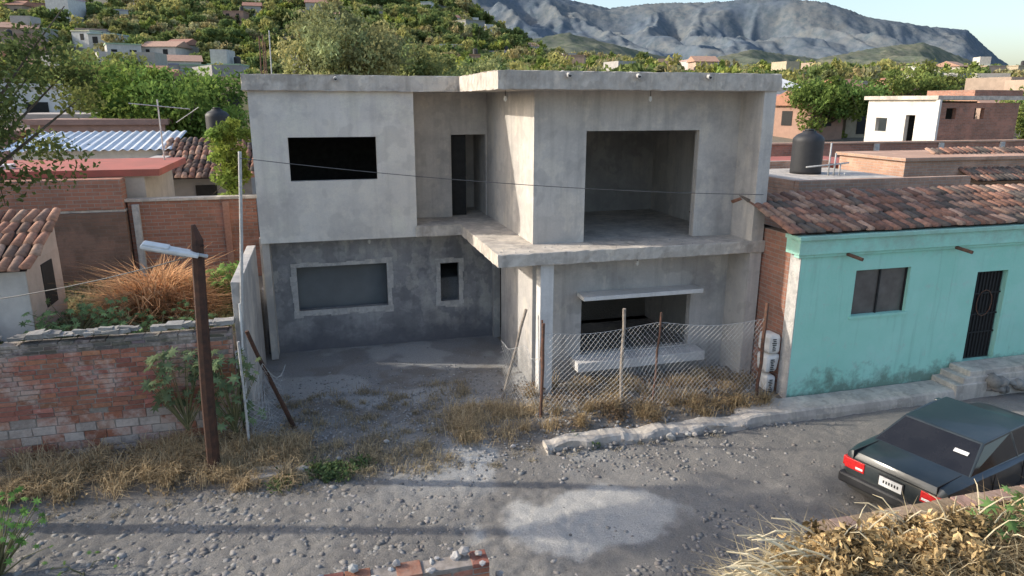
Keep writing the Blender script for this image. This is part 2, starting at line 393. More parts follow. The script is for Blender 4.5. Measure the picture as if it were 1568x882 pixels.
for x,y,c,h in ((-4.0,3.9,M['rust2'],.75),(-3.9,3.95,M['rust2'],.65),(-3.82,4.3,M['galv'],.9),(-3.95,4.2,M['rust2'],.8)):
    mb.tube([(x,y,6.0),(x+.02,y,6.08+h)],.012,c,5)
mb.emit("roof_rebars",B)
mb=MB(); mb.box(-4.55,-4.38,.22,3.46,-.2,2.64,M['conc_lowr'],jit=.008); mb.emit("boundary_wall",bevel=.008)

# ---------------------------------------------------------------- scatter utilities
def ico():
    bm=bmesh.new(); bmesh.ops.create_icosphere(bm,subdivisions=1,radius=1); v=np.array([p.co[:] for p in bm.verts]); f=np.array([[a.index for a in q.verts] for q in bm.faces]); bm.free(); return v,f
IV,IF=ico()
def stones(name,P,S,cols,flat=.55,parent=None,sm=True):
    n=len(P); k=len(IV)
    sc=S[:,None]*rng.uniform(.7,1.35,(n,3)); sc[:,2]*=flat
    v=IV[None]*(1+rng.uniform(-.22,.22,(n,k,1)))*sc[:,None]
    a=rng.uniform(0,6.28,n); ca,sa=np.cos(a)[:,None],np.sin(a)[:,None]
    x=v[:,:,0]*ca-v[:,:,1]*sa; y=v[:,:,0]*sa+v[:,:,1]*ca
    v=np.stack([x,y,v[:,:,2]],2)+P[:,None]
    F=(IF[None]+(np.arange(n)*k)[:,None,None]).reshape(-1,3)
    return npmesh(name,v.reshape(-1,3),F,M['stone'],np.repeat(cols,k,0),parent,sm)
def greys(n,lo=.12,hi=.32,warm=.03):
    g=rng.uniform(lo,hi,n); return np.stack([g+warm*(1+rng.uniform(0,1,n)),g+warm*.8,g],1)
hz=H
n=19000; x=rng.uniform(-9.5,6,n); y=rng.uniform(-5.6,-1.5,n)
dens=.3+1.0*ss(.42,.6,fbm(x*.6,y*.9,3,90)); dens=dens*(1-.8*ss(-1,3,x)); dens*=1-.95*(np.sqrt(((x-.35)/1.6)**2+((y+3.75)/1.05)**2)<1)
k=rng.uniform(0,1,n)<dens; x,y=x[k],y[k]; s=(.012+.038*rng.uniform(0,1,len(x))**2.)*(1+.4*(1-ss(-4,-1,x)))
stones("cobblestones",np.stack([x,y,hz(x,y)+.002],1),s,greys(len(x),.17,.32,.022),.45)
n=5200; x=rng.uniform(-4.3,1.0,n); y=rng.normal(-.1,1.2,n); k=(y>-1.7)&(y<4); x,y=x[k],y[k]; s=.006+.022*rng.uniform(0,1,len(x))**2
stones("gravel",np.stack([x,y,hz(x,y)+.012],1),s,greys(len(x),.24,.46,.015))
n=900; x=rng.uniform(.4,5.3,n); y=rng.uniform(-1.75,.6,n); s=.012+.05*rng.uniform(0,1,n)**2
stones("rubble",np.stack([x,y,hz(x,y)+s*.3],1),s,greys(n,.2,.4,.02))
n=60; x=rng.uniform(.1,5.1,n); y=rng.uniform(.05,.7,n); s=rng.uniform(.006,.018,n)
stones("floor_debris",np.stack([x,y,2.9+s*.3],1),s,greys(n,.3,.5,.02),parent=B)
x=np.array([2.7,2.85,3.05,2.6,3.2,-.1,1.0,-3.55,3.4,-3.0,-2.2]);y=np.array([-1.75,-1.6,-1.7,-1.6,-1.55,-1.4,-1.6,-1.35,-1.7,-1.2,-.9]);s=np.array([.11,.10,.08,.07,.09,.06,.07,.10,.06,.06,.05])
stones("broken_concrete_chunks",np.stack([x,y,hz(x,y)+.05],1),s,greys(11,.34,.48),.7,sm=False)
mb=MB(); mb.box(-4.35,-3.85,-1.5,-1.15,-.2,-.04,M['slab'],jit=.03); mb.emit("broken_slab",bevel=.015)

# kerb: one eroded strip
kx_=np.arange(.42,9.4,.05); ring=[]
def e_(xk,s,a,fq=2.3): return float((fbm(np.array([xk*fq+s*5.1]),np.array([s*3.37]),4,s)[0]-.5)*a)
for i,xk in enumerate(kx_):
    o=float(1-ss(4.0,4.5,xk))
    yb_=-.95 if xk<5.3 else -1.13
    zt_=e_(xk,1,.16)*o+e_(xk,8,.02)-.05*o; yf_=-1.72+e_(xk,2,.25)*o+e_(xk,9,.02)
    ring.append([(xk,yf_-.01,-.34),(xk,yf_+e_(xk,4,.12)*o,-.14),(xk,yf_+.03+e_(xk,5,.12)*o,zt_-.03),(xk,yf_+.07+e_(xk,5,.1)*o,zt_),(xk,(-1.42 if o>.5 else yb_),zt_+e_(xk,6,.05)*o),(xk,(-1.40 if o>.5 else yb_),-.34)])
vs=[p for r in ring for p in r]; m_=6; fs=[]
for i in range(len(ring)-1):
    for k in range(m_): fs.append((i*m_+k,(i+1)*m_+k,(i+1)*m_+(k+1)%m_,i*m_+(k+1)%m_))
fs+= [tuple(range(m_))[::-1],tuple((len(ring)-1)*m_+k for k in range(m_))]
mb=MB(); mb.add(vs,fs,M['slab']); kb=mb.emit("kerb_and_sidewalk")
n=70; x=rng.uniform(.4,4.3,n); y=rng.normal(-1.72,.06,n); s=rng.uniform(.015,.05,n)
stones("kerb_stones",np.stack([x,y,-.20+rng.uniform(0,.08,n)],1),s,greys(n,.2,.36,.03),.75,kb,sm=False)

# ---------------------------------------------------------------- brick walls from real bricks
def bwall(name,x0,x1,yf,depth,courses,z0,wav=.03,mat='brickv'):
    mb=MB(); z=z0; tot=sum(c[0] for c in courses)
    mb.box(x0,x1,yf+.014,yf+depth-.01,z0-.4,z0+tot-.03,M['mortar'])
    for ci,(h,L,col,var) in enumerate(courses):
        off=random.uniform(0,L); xx=x0-off
        while xx<x1:
            l=L*random.uniform(.82,1.18); a=max(xx,x0); b=min(xx+l-random.uniform(.008,.02),x1)
            if b-a>.03 and random.random()>.015:
                v=random.uniform(1-var,1+var); j=random.uniform(-.008,.012)
                dz=wav*(fbm(np.array([a*.7]),np.array([3.]),2,4)[0]-.5)
                pk=random.random(); cc=(col[0]*v,col[1]*v*random.uniform(.9,1.12),col[2]*v*random.uniform(.9,1.15))
                if h>.12 and pk<.4: cc=(.50*v,.41*v,.36*v)
                elif h>.12 and pk<.6: cc=(.38*v,.15*v,.09*v)
                if ci>=len(courses)-1 and random.random()<.12: xx+=l; continue
                mb.box(a,b,yf+j,yf+depth,z+.006+dz,z+h-.006+dz,M[mat],cc,jit=.006)
            xx+=l
        z+=h
    return mb.emit(name,bevel=.007)
big=[(.15,.33,(.47,.24,.17),.2)]*5; small=[(.082,.27,(.44,.18,.12),.28)]*13; top=[(.06,.25,(.19,.16,.14),.35)]*3
bwall("old_brick_wall",-13.,-4.58,0.,.24,big+small+top,-.10)
mb=MB()
for i in range(70):
    x=random.uniform(-9,-4.7); g=random.uniform(.2,.42); mb.box(x,x+random.uniform(.06,.25),.02+random.uniform(0,.1),.22,1.96,2.02+random.uniform(-.03,.03),M['stone'],(g,g*.96,g*.9),jit=.025)
mb.emit("coping_rubble",bevel=.01)
bwall("foreground_brick_wall",-6,-1.45,-5.25,.25,[(.075,.25,(.40,.16,.10),.3)]*9,-.12,mat='brickv2')
stones("plaster_chunks",np.stack([rng.uniform(-3.6,-1.2,30),rng.uniform(-5.25,-5.0,30),np.r_[rng.uniform(.52,.6,22),rng.uniform(.1,.4,8)]],1),rng.uniform(.03,.07,30),greys(30,.32,.48),.6,sm=False)
bwall("foreground_terrace_wall",2.1,9.,-6.32,.24,[(.09,.27,(.36,.24,.17),.3)]*13,-.2,mat='brickv2')

def hwall(name,x0,x1,y0,y1,z0,z1,mat,extra=None):
    mb=MB(); mb.box(x0,x1,y0,y1,z0,z1,mat)
    if extra: extra(mb)
    return mb.emit(name,bevel=.01)
hwall("yard_brick_wall",-7.3,-4.5,6,6.2,1.2,3.3,M['brickg'],extra=lambda m:(m.box(-7.2,-7.05,5.9,5.999,1.2,3.25,M['frame']),m.box(-5.25,-5.1,5.9,5.999,1.2,3.25,M['brickv2'],(.4,.2,.14)),m.box(-7.35,-4.45,5.96,6.24,3.303,3.37,M['slab'])))
hwall("tall_adobe_wall",-14,-7.32,5.8,6.3,1.2,3.1,M['brickd'],extra=lambda m:(m.box(-14,-7.32,5.85,6.25,3.103,3.16,M['slab']),m.box(-14,-7.34,5.83,6.27,3.163,3.85,M['brickg'])))

# ---------------------------------------------------------------- tile roofs
def tiles(mb,x0,x1,y0,z0,y1,z1,sp_=.19,pal=((.42,.21,.14),(.31,.16,.115),(.50,.31,.22),(.2,.13,.105),(.15,.12,.10))):
    L=math.hypot(y1-y0,z1-z0); dy,dz=(y1-y0)/L,(z1-z0)/L; ny_,nz_=-dz,dy
    nr=max(1,int(L/.34)); nc=int((x1-x0)/sp_)
    mb.add([(x0,y0,z0),(x1,y0,z0),(x1,y1,z1),(x0,y1,z1)],[(0,1,2,3)],M['tile'],(.1,.065,.05))
    for i in range(nc+1):
        wob=random.uniform(-.015,.015)
        for r in range(nr):
            xc=x0+i*sp_+random.uniform(-.02,.02)+wob; s0=r*L/nr-.03+random.uniform(-.03,.03); s1=s0+L/nr+.06; rad=.085
            sag=.02*math.sin(i*.35+r)+random.uniform(-.008,.016)
            col=random.choice(pal); v=random.uniform(.65,1.3); col=tuple(c*v for c in col)
            tilt=random.uniform(-.025,.025); vs=[]
            for (s,rr,lift) in ((s0,rad*1.1,.038),(s1,rad*.85,.012)):
                for k in range(6):
                    a=math.pi*k/5; xo=-math.cos(a)*rr; h=math.sin(a)*rr*.8+lift+sag*.5
                    vs.append((xc+xo+(tilt if s==s1 else -tilt),y0+dy*s+ny_*h,z0+dz*s+nz_*h))
            fs=[(k,k+1,7+k,6+k) for k in range(5)]+[(5,4,3,2,1,0)]
            mb.add(vs,fs,M['tile'],col)

# ---------------------------------------------------------------- green house
G=empty("green_tiled_house")
t=NT("teal_stucco"); c=t.mix(t.mr(t.noise(1.2,6),.35,.65),(.32,.66,.54),(.38,.71,.60))
z=t.sep(t.pos)[2]; zz=t.math('ADD',z,t.mr(t.noise(3,6,rough=.7),.3,.7,-.35,.35))
c=t.mix(t.mr(zz,.0,.4,.85,0),c,(.15,.22,.17)); c=t.mix(t.mr(t.noise(5,6,rough=.75),.56,.68,0,.5),c,(.44,.56,.49))
c=t.mix(t.mr(t.noise(.9,5,rough=.7),.56,.58,0,.3),c,(.42,.70,.61))
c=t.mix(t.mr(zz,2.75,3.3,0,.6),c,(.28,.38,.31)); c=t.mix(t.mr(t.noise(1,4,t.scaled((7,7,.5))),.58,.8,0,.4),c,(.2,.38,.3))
t.bump(t.noise(20,6),.008,.6); teal=t.color(c,.85)
GY=-1.1
mb=MB(); holed_wall(mb,'y',GY,GY+.3,5.52,16,-.3,2.84,[(6.78,8.06,1.55,2.46),(9.75,10.55,.33,2.25),(12,13.2,1.5,2.4)],teal); mb.emit("front_wall",G)
mb=MB(); mb.box(5.38,16,GY-.1,GY+.3,2.843,3.12,teal); mb.box(5.34,16,GY-.15,GY+.3,3.123,3.2,teal); mb.box(5.42,16,GY-.05,GY+.1,2.78,2.84,teal); mb.emit("cornice",G,bevel=.01)
mb=MB(); mb.box(5.5,5.75,GY+.302,6,-.3,3.15,M['brickg']); 
mb.box(5.503,5.519,GY,GY+.3,-.3,2.84,M['frame'])
mb.box(6.7,8.1,GY+.2,GY+.35,1.5,2.5,M['dark']); mb.emit("side_wall",G)
mb=MB()
mb.box(6.74,8.10,GY-.03,GY+.05,1.50,1.548,teal)
glass=simple("dusty_glass",(.09,.08,.075),(.14,.13,.12),3,.2,0)
mb.box(6.782,8.058,GY+.1,GY+.12,1.55,2.46,glass)
for x in (6.78,7.4,8.03): mb.box(x,x+.03,GY+.07,GY+.1,1.55,2.46,M['dark'])
mb.box(12,13.2,GY+.1,GY+.12,1.5,2.4,glass)
mb.emit("window",G)
mb=MB(); mb.box(9.75,10.55,GY+.12,GY+.16,.33,2.25,M['black']); 
for i in range(9): mb.box(9.79+i*.087,9.81+i*.087,GY+.09,GY+.12,.36,2.2,M['dark'])
for zc in (.9,1.3,1.75): mb.box(9.75,10.55,GY+.085,GY+.12,zc,zc+.03,M['dark'])
mb.tube([(10.15+.2*math.cos(a*.52),GY+.08,1.55+.28*math.sin(a*.52)) for a in range(13)],.010,M['rust2'],5)
mb.emit("iron_door",G)
mb=MB()
for xx in (6.45,9.0,11.5):
    mb.tube([(xx,GY+.1,2.83),(xx+.12,GY-.35,2.76)],.035,M['rust2'],8)
mb.emit("rain_spouts",G)
mb=MB(); tiles(mb,5.25,16,GY-.02,3.22,.55,3.72); tiles(mb,5.25,16,2.4,3.2,.5,3.72); mb.emit("tile_roof",G,smooth=True)
mb=MB()
for k,(a,b) in enumerate(((.11,9.0),(.22,9.2),(.33,9.4))):
    mb.box(b,11.6,GY-.62+k*.05,GY-.002*(k+1),-.3,a,M['slab'],jit=.008)
mb.emit("door_steps",G,bevel=.015)
stones("entrance_boulders",np.array([[10.1+random.uniform(-.3,1.8),GY-.62+random.uniform(-.05,.1),random.uniform(-.15,.1)] for i in range(40)]),rng.uniform(.08,.17,40),greys(40,.16,.3),.8,G)
mb=MB()
for x in np.arange(10.75,11.7,.12): mb.tube([(x,GY-.6,.3),(x,GY-.6,1.15)],.012,M['black'],5)
for zc in (.4,1.1): mb.tube([(10.7,GY-.6,zc),(11.7,GY-.6,zc)],.014,M['black'],5)
mb.emit("door_railing",G)

mb=MB(); 
for k in range(3):
    zc=.18+k*.42; mb.box(5.18+random.uniform(-.02,.02),5.47,-.86,-.5,zc-.19,zc+.2,M['white'],jit=.03)
o=mb.emit("cement_sacks",bevel=.07)
mb=MB()
for k in range(3):
    zc=.18+k*.42
    for r in range(7):
        w=random.uniform(.03,.06); mb.box(5.30-w,5.30+w*random.uniform(.2,1),-.884,-.879,zc-.13+r*.038,zc-.112+r*.038,M['dark'])
ob=mb.emit("printed_lettering",o)

# ---------------------------------------------------------------- fence
FC=empty("chain_link_fence")
mb=MB()
for (b,tp,r,m) in (((.6,-.75,-.2),(.62,-.75,1.8),.03,'rust2'),((2.15,-.8,-.1),(2.13,-.8,1.97),.035,'wood'),((2.8,-.8,-.1),(2.86,-.82,1.85),.022,'rust2'),((4.93,-.98,-.1),(4.97,-.98,1.92),.035,'rust2'),((.12,.28,-.1),(.62,.3,1.76),.03,'wood'),((-3.68,0,-.1),(-4.32,-.18,1.9),.04,'rust'),((-4.4,-.6,-.2),(-4.42,-.55,1.85),.022,'galv'),((.85,.05,0),(.86,.05,1.6),.02,'rust2')):
    b=Vector(b);tp=Vector(tp); 
    pts=[b+(tp-b)*(k/5)+Vector((random.uniform(-.015,.015),random.uniform(-.01,.01),0))*(0<k<5) for k in range(6)]
    mb.tube(pts,[r*random.uniform(.85,1.08) for _ in pts],M[m],7)
mb.emit("posts",FC)
def chain(mb,a,b,zb,zt,sag=0,sp_=.095,r=.0028):
    a=Vector(a);b=Vector(b);L=(b-a).length;h=zt-zb
    def P(s,z):
        s=min(max(s,0),L); f=s/L; p=a+(b-a)*f; zz=z-sag*(.35+.65*abs(math.sin(math.pi*f*1.7+.4)))*(z-zb)/h
        bul=.07*math.sin(9*f+z*2.3)*math.sin(3*f); n=Vector((-(b-a).y,(b-a).x,0)).normalized(); p=p+n*bul; return (p.x+.02*math.sin(z*5+f*13),p.y,zz)
    for sgn in (1,-1):
        s=-h
        while s<L+h:
            pts=[]; 
            for k in range(11):
                z=zb+h*k/10; ss_=s+sgn*(z-zb)*.8
                if 0<=ss_<=L: pts.append(P(ss_,z))
            if len(pts)>1: mb.tube(pts,r,M['galv'],3,cap=False)
            s+=sp_
    mb.tube([P(L*k/30,zt) for k in range(31)],r*1.3,M['galv'],4,cap=False)
mb=MB(); chain(mb,(.62,-.75,0),(4.95,-.98,0),.05,1.72,.16); chain(mb,(.12,.3,0),(.6,-.75,0),.0,1.3,.2); chain(mb,(-4.4,-.55,0),(-3.8,.1,0),0,1.5,.5)
mb.emit("mesh",FC)

# ---------------------------------------------------------------- street lamp, pipe, wires
S=empty("street_lamp")
mb=MB(); mb.tube([(-4.9,-1.1,-.3),(-4.87,-1.1,1.2),(-4.82,-1.1,2.6),(-4.77,-1.1,3.62),(-4.80,-1.1,3.84)],[.10,.098,.09,.085,.03],M['rust'],8); 
mb.tube([(-4.68,-1.16,3.55),(-4.95,-1.1,3.42)],.02,M['rust'],6); mb.emit("pole",S)
mb=MB()
Mt=Matrix.Translation((-5.12,-1.18,3.5))@Matrix.Rotation(R_(14),4,'Y')@Matrix.Rotation(R_(8),4,'X')
mb.box(-.38,.38,-.10,.10,-.02,.03,M['white'],M4=Mt); mb.box(-.36,-.02,-.085,.085,.03,.055,M['white'],M4=Mt); mb.box(-.36,.2,-.08,.08,-.045,-.02,M['galv'],M4=Mt); mb.box(.3,.5,-.03,.03,-.015,.025,M['galv'],M4=Mt)
mb.emit("lamp_head",S,bevel=.012)
mb=MB(); mb.tube([(-4.52,.12,-.2),(-4.46,.15,1.5),(-4.3,.2,3.4),(-4.2,.2,4.78)],.028,M['galv'],8); mb.tube([(-4.48,.05,-.2),(-4.42,.1,2.3)],.018,M['white'],8)
mb.box(-4.56,-4.40,-.02,.06,1.2,1.5,M['galv']); mb.emit("service_pipe",bevel=.004)
mb=MB()
def wire(a,b,s,r=.006,n=14):
    a=Vector(a);b=Vector(b); mb.tube([a+(b-a)*(k/n)-Vector((0,0,s*4*(k/n)*(1-k/n))) for k in range(n+1)],r,M['wire'],4)
wire((-4.2,.15,4.68),(5.35,0,3.82),.12); wire((-4.8,-1.1,3.4),(-14,1.5,2.6),.5,.008)
mb.emit("overhead_cable")

# ---------------------------------------------------------------- car
CAR=empty("parked_sedan_car")
def carpaint():
    t=NT("dark_green_paint"); c=t.mix(t.mr(t.noise(1.5,5),.4,.7,0,.5),(.012,.020,.024),(.055,.062,.062))
    z=t.sep(t.pos)[2]; c=t.mix(t.mr(z,-.1,.35,.5,0),c,(.2,.18,.15))
    t.bsdf.inputs["Coat Weight"].default_value=.5; t.bsdf.inputs["Coat Roughness"].default_value=.15; return t.color(c,.45)
CP=carpaint(); CG=simple("car_glass",(.012,.012,.014),(.02,.02,.022),2,.08,0); RL=simple("tail_light_red",(.6,.03,.03),(.45,.02,.02),30,.2,.001)
TR=simple("tyre",(.03,.03,.03),rough=.9); CH=simple("hubcap",(.4,.4,.4),rough=.35,metal=.8)
sec=[(0.0,.36,.62,.80,.70),(.06,.26,.66,.92,.77),(.35,.24,.70,.945,.81),(.85,.24,.72,.955,.825),(1.6,.23,.72,.93,.835),(2.6,.23,.72,.92,.835),(3.2,.23,.70,.92,.83),(3.9,.24,.66,.83,.80),(4.22,.27,.62,.74,.75),(4.3,.36,.58,.66,.68)]
mb=MB(); vs=[];n=12
for (x,zb,zm,zd,hw) in sec:
    half=[(hw*.86,zb),(hw*.97,zb+.07),(hw,zb+.25),(hw,zm),(hw*.965,zd-.05),(hw*.88,zd-.005)]
    vs+=[(x,-a,b) for a,b in half]+[(x,a,b) for a,b in half[::-1]]
fs=[]
for i in range(len(sec)-1):
    for k in range(n): fs.append((i*n+k,(i+1)*n+k,(i+1)*n+(k+1)%n,i*n+(k+1)%n))
fs.append(tuple(range(n))); fs.append(tuple(range((len(sec)-1)*n,len(sec)*n))[::-1])
mb.add(vs,fs,CP); body=mb.emit("body",CAR,smooth=True,bevel=.015)
me=bpy.data.meshes.new("cabin"); bm=bmesh.new()
zb,zt=.92,1.31; hb,ht=.755,.60
def pv(x,y,z): return bm.verts.new((x,y,z))
bot=[pv(.66,-hb*.96,zb+.02),pv(.66,hb*.96,zb+.02),pv(3.22,hb,zb-.02),pv(3.22,-hb,zb-.02)]
tp=[pv(1.24,-ht*.97,zt-.02),pv(1.24,ht*.97,zt-.02),pv(2.5,ht,zt),pv(2.5,-ht,zt)]
bsL=pv(2.02,-hb,zb-.01);bsR=pv(2.02,hb,zb-.01);tsL=pv(1.98,-ht*1.01,zt+.01);tsR=pv(1.98,ht*1.01,zt+.01)
gl=[bm.faces.new((bot[1],bot[0],tp[0],tp[1])),bm.faces.new((bot[3],bot[2],tp[2],tp[3])),bm.faces.new((bot[0],bsL,tsL,tp[0])),bm.faces.new((bsL,bot[3],tp[3],tsL)),bm.faces.new((bsR,bot[1],tp[1],tsR)),bm.faces.new((bot[2],bsR,tsR,tp[2]))]
bm.faces.new((tp[0],tsL,tp[3],tp[2],tsR,tp[1])); bm.faces.new((bot[0],bot[1],bsR,bot[2],bot[3],bsL))
bmesh.ops.recalc_face_normals(bm,faces=bm.faces)
bmesh.ops.inset_individual(bm,faces=gl,thickness=.045,depth=-.006)
for f in gl: f.material_index=1
bm.to_mesh(me); bm.free(); me.materials.append(CP); me.materials.append(CG)
cab=bpy.data.objects.new("cabin",me); COL.objects.link(cab); cab.parent=CAR
bv=cab.modifiers.new("b",'BEVEL'); bv.width=.02; bv.segments=2; bv.limit_method='ANGLE'; bv.angle_limit=R_(35)
mb=MB()
mb.box(-.06,.10,-.80,.80,.36,.54,M['black']); mb.emit("rear_bumper",CAR,bevel=.04)
mb=MB()
for sy in (-1,1):
    mb.box(-.012,.05,min(sy*.42,sy*.735),max(sy*.42,sy*.735),.63,.80,RL); mb.box(.02,.16,min(sy*.70,sy*.785),max(sy*.70,sy*.785),.64,.79,RL)
    mb.box(-.016,.0,min(sy*.44,sy*.56),max(sy*.44,sy*.56),.66,.70,M['white'])
mb.emit("tail_lights",CAR,bevel=.01)
mb=MB(); mb.box(-.03,-.005,-.17,.17,.60,.75,M['white']); mb.box(-.025,-.004,-.19,.19,.58,.77,M['black'])
for i in range(6): mb.box(-.034,-.03,-.12+i*.042,-.10+i*.042,.655,.70,M['dark'])
mb.emit("number_plate",CAR)
mb=MB()
for x in (.72,3.45):
    for sy in (-1,1):
        y0=sy*.80
        mb.tube([(x,y0-sy*.17,.29),(x,y0-sy*.01,.29),(x,y0+sy*.012,.29)],[.29,.29,.26],TR,24); mb.tube([(x,y0,.29),(x,y0+sy*.02,.29)],.18,CH,18)
        mb.tube([(x,sy*.60,.31),(x,sy*.838,.31)],.345,M['dark'],24)
mb.emit("wheels",CAR)
mb=MB()
for sy in (-1,1): mb.box(2.85,2.98,min(sy*.78,sy*.95),max(sy*.78,sy*.95),.93,1.05,CP)
mb.emit("mirrors",CAR,bevel=.02)
mb=MB()
for y in (-.62,.62): mb.box(.0,.64,y-.004,y+.004,.80,.95,M['dark'])
mb.box(-.006,.02,-.62,.62,.815,.823,M['dark'])
for sy in (-1,1):
    for x in (1.15,2.03,3.0): mb.box(x-.004,x+.004,min(sy*.825,sy*.84),max(sy*.825,sy*.84),.35,.92,M['dark'])
    mb.box(.2,4.1,min(sy*.83,sy*.848),max(sy*.83,sy*.848),.50,.54,M['black'])
mb.emit("seams_and_trim",CAR)
mb=MB(); mb.add([(.945,-.32,1.128),(.945,-.52,1.128),(1.0,-.52,1.166),(1.0,-.32,1.166)],[(0,1,2,3)],M['white']); mb.emit("window_sticker",CAR)
CAR.location=(4.42,-4.87,-.22); CAR.rotation_euler=(0,0,R_(16)); CAR.scale=(.94,.96,.92)

# ---------------------------------------------------------------- vegetation
def leaf_quads(P,size,C,parent=None,name="leaves",mat='leaf',aspect=1.6,droop=0):
    n=len(P); s=size if isinstance(size,np.ndarray) else np.full(n,size)
    a=rng.normal(size=(n,3)); a[:,2]-=droop; a/=np.linalg.norm(a,axis=1)[:,None]
    b=np.cross(a,rng.normal(size=(n,3))); b/=np.linalg.norm(b,axis=1)[:,None]
    a=a*s[:,None]*aspect*.5; b=b*s[:,None]*.5
    nrm=np.cross(a,b); nrm/=np.linalg.norm(nrm,axis=1)[:,None]+1e-9
    v=np.stack([P-a,P+b*.9+nrm*s[:,None]*.12,P+a,P-b*.9+nrm*s[:,None]*.12],1).reshape(-1,3)
    F=np.arange(4*n).reshape(-1,4)
    return npmesh(name,v,F,M[mat],np.repeat(C,4,0),parent)
def crown(center,rad,nc,nl,col,size,tight=1.):
    center=np.array(center); rad=np.array(rad)
    d=rng.normal(size=(nc,3)); d/=np.linalg.norm(d,axis=1)[:,None]
    cc=center+d*rad*rng.uniform(.3,.95,(nc,1)); cr=rad.mean()*rng.uniform(.18,.40,nc)*tight
    k=rng.integers(0,nc,nl); e=rng.normal(size=(nl,3)); e/=np.linalg.norm(e,axis=1)[:,None]
    P=cc[k]+e*(cr[k]*rng.uniform(.4,1.15,nl))[:,None]*np.array([1,1,.75])
    cb=rng.uniform(.65,1.35,nc)[k]*rng.uniform(.7,1.3,nl)
    warm=rng.uniform(0,1,nc)[k]
    C=np.stack([col[0]*cb*(1+.5*warm),col[1]*cb*(1+.15*warm),col[2]*cb],1)
    return P,C,cc,cr
def tree(name,base,h,rad,nc,nl,col,size,trunk_r=.12,droop=0,offs=(0,0),tight=1.):
    e=empty(name); bx,by,bz=base; c=(bx+offs[0],by+offs[1],bz+h-rad[2])
    P,C,cc,cr=crown(c,rad,nc,nl,col,size,tight)
    leaf_quads(P,size*rng.uniform(.6,1.3,len(P)),C,e,"foliage",droop=droop)
    mb=MB(); f=Vector((bx+offs[0]*.5,by+offs[1]*.5,bz+(h-2*rad[2])*.9+.2*rad[2]))
    mb.tube([(bx,by,bz-.3),((bx+f.x)/2+.05,(by+f.y)/2,(bz+f.z)/2),f],[trunk_r,trunk_r*.8,trunk_r*.65],M['bark'],8)
    for k in range(min(nc,30)):
        q=Vector(cc[k]); m=(f+q)/2+Vector((0,0,-.08*rad[2])); mb.tube([f,m,q],[trunk_r*.4,trunk_r*.2,trunk_r*.06],M['bark'],5)
        if k%2==0: mb.tube([q,q+Vector(rng.normal(size=3)*cr[k])],[trunk_r*.08,.006],M['bark'],4)
    mb.emit("trunk_and_limbs",e,smooth=True); return e
tree("mesquite_tree",(-8.9,-1.4,-.2),7.6,(2.1,1.7,1.7),56,14000,(.11,.15,.055),.05,.14,droop=.5,offs=(1.0,.3),tight=.75)
tree("garden_tree",(-5.05,6.7,1.3),4.4,(.48,.5,1.35),26,3000,(.18,.27,.07),.08,.05)
tree("mango_tree",(-8.7,20.5,1.6),5.7,(3.5,2.6,2.3),80,24000,(.15,.26,.07),.13,.25)
tree("willow_tree",(-.8,45,3.4),9.6,(5.2,4.,3.9),80,18000,(.27,.32,.16),.2,.35,droop=1.)
tree("broad_tree",(6.0,52,3.4),7.0,(4.2,3.6,2.8),50,9000,(.20,.27,.12),.22,.3)
tree("broad_tree.001",(14,58,3.6),6.0,(4.6,3.6,2.6),50,9000,(.22,.28,.13),.22,.3)
tree("broad_tree.002",(-17,40,3.),6.2,(4.,3.6,2.5),50,8000,(.17,.24,.09),.22,.3)
tree("almond_tree",(34.8,35,2.2),5.4,(4.6,2.4,2.0),50,11000,(.12,.20,.06),.19,.25)
tree("offscreen_shade_tree",(-13.5,-3.,-.1),6.5,(2.2,2.2,1.6),26,5000,(.08,.12,.04),.14,.18)  # unseen tree, added to throw dappled shade on road and side wall
tree("orchard_tree",(-19,27,2.),4.6,(3,2.5,1.7),36,5000,(.16,.22,.08),.18,.2)
tree("orchard_tree.001",(-13.5,34,3.),4.8,(3.4,2.5,2.),36,6000,(.18,.25,.09),.2,.2)
tree("orchard_tree.002",(43,24,2.),5.0,(3.6,2.5,2.1),40,6000,(.16,.23,.08),.18,.2)
tree("orchard_tree.003",(50,42,3.),5.6,(5.2,2.8,2.3),46,7000,(.15,.22,.07),.2,.2)
tree("orchard_tree.004",(27,44,3.),4.8,(3.6,2.8,2.),40,6000,(.17,.25,.08),.2,.2)
tree("orchard_tree.005",(60,50,3.5),6.0,(5.2,2.8,2.5),46,7000,(.17,.23,.08),.22,.2)

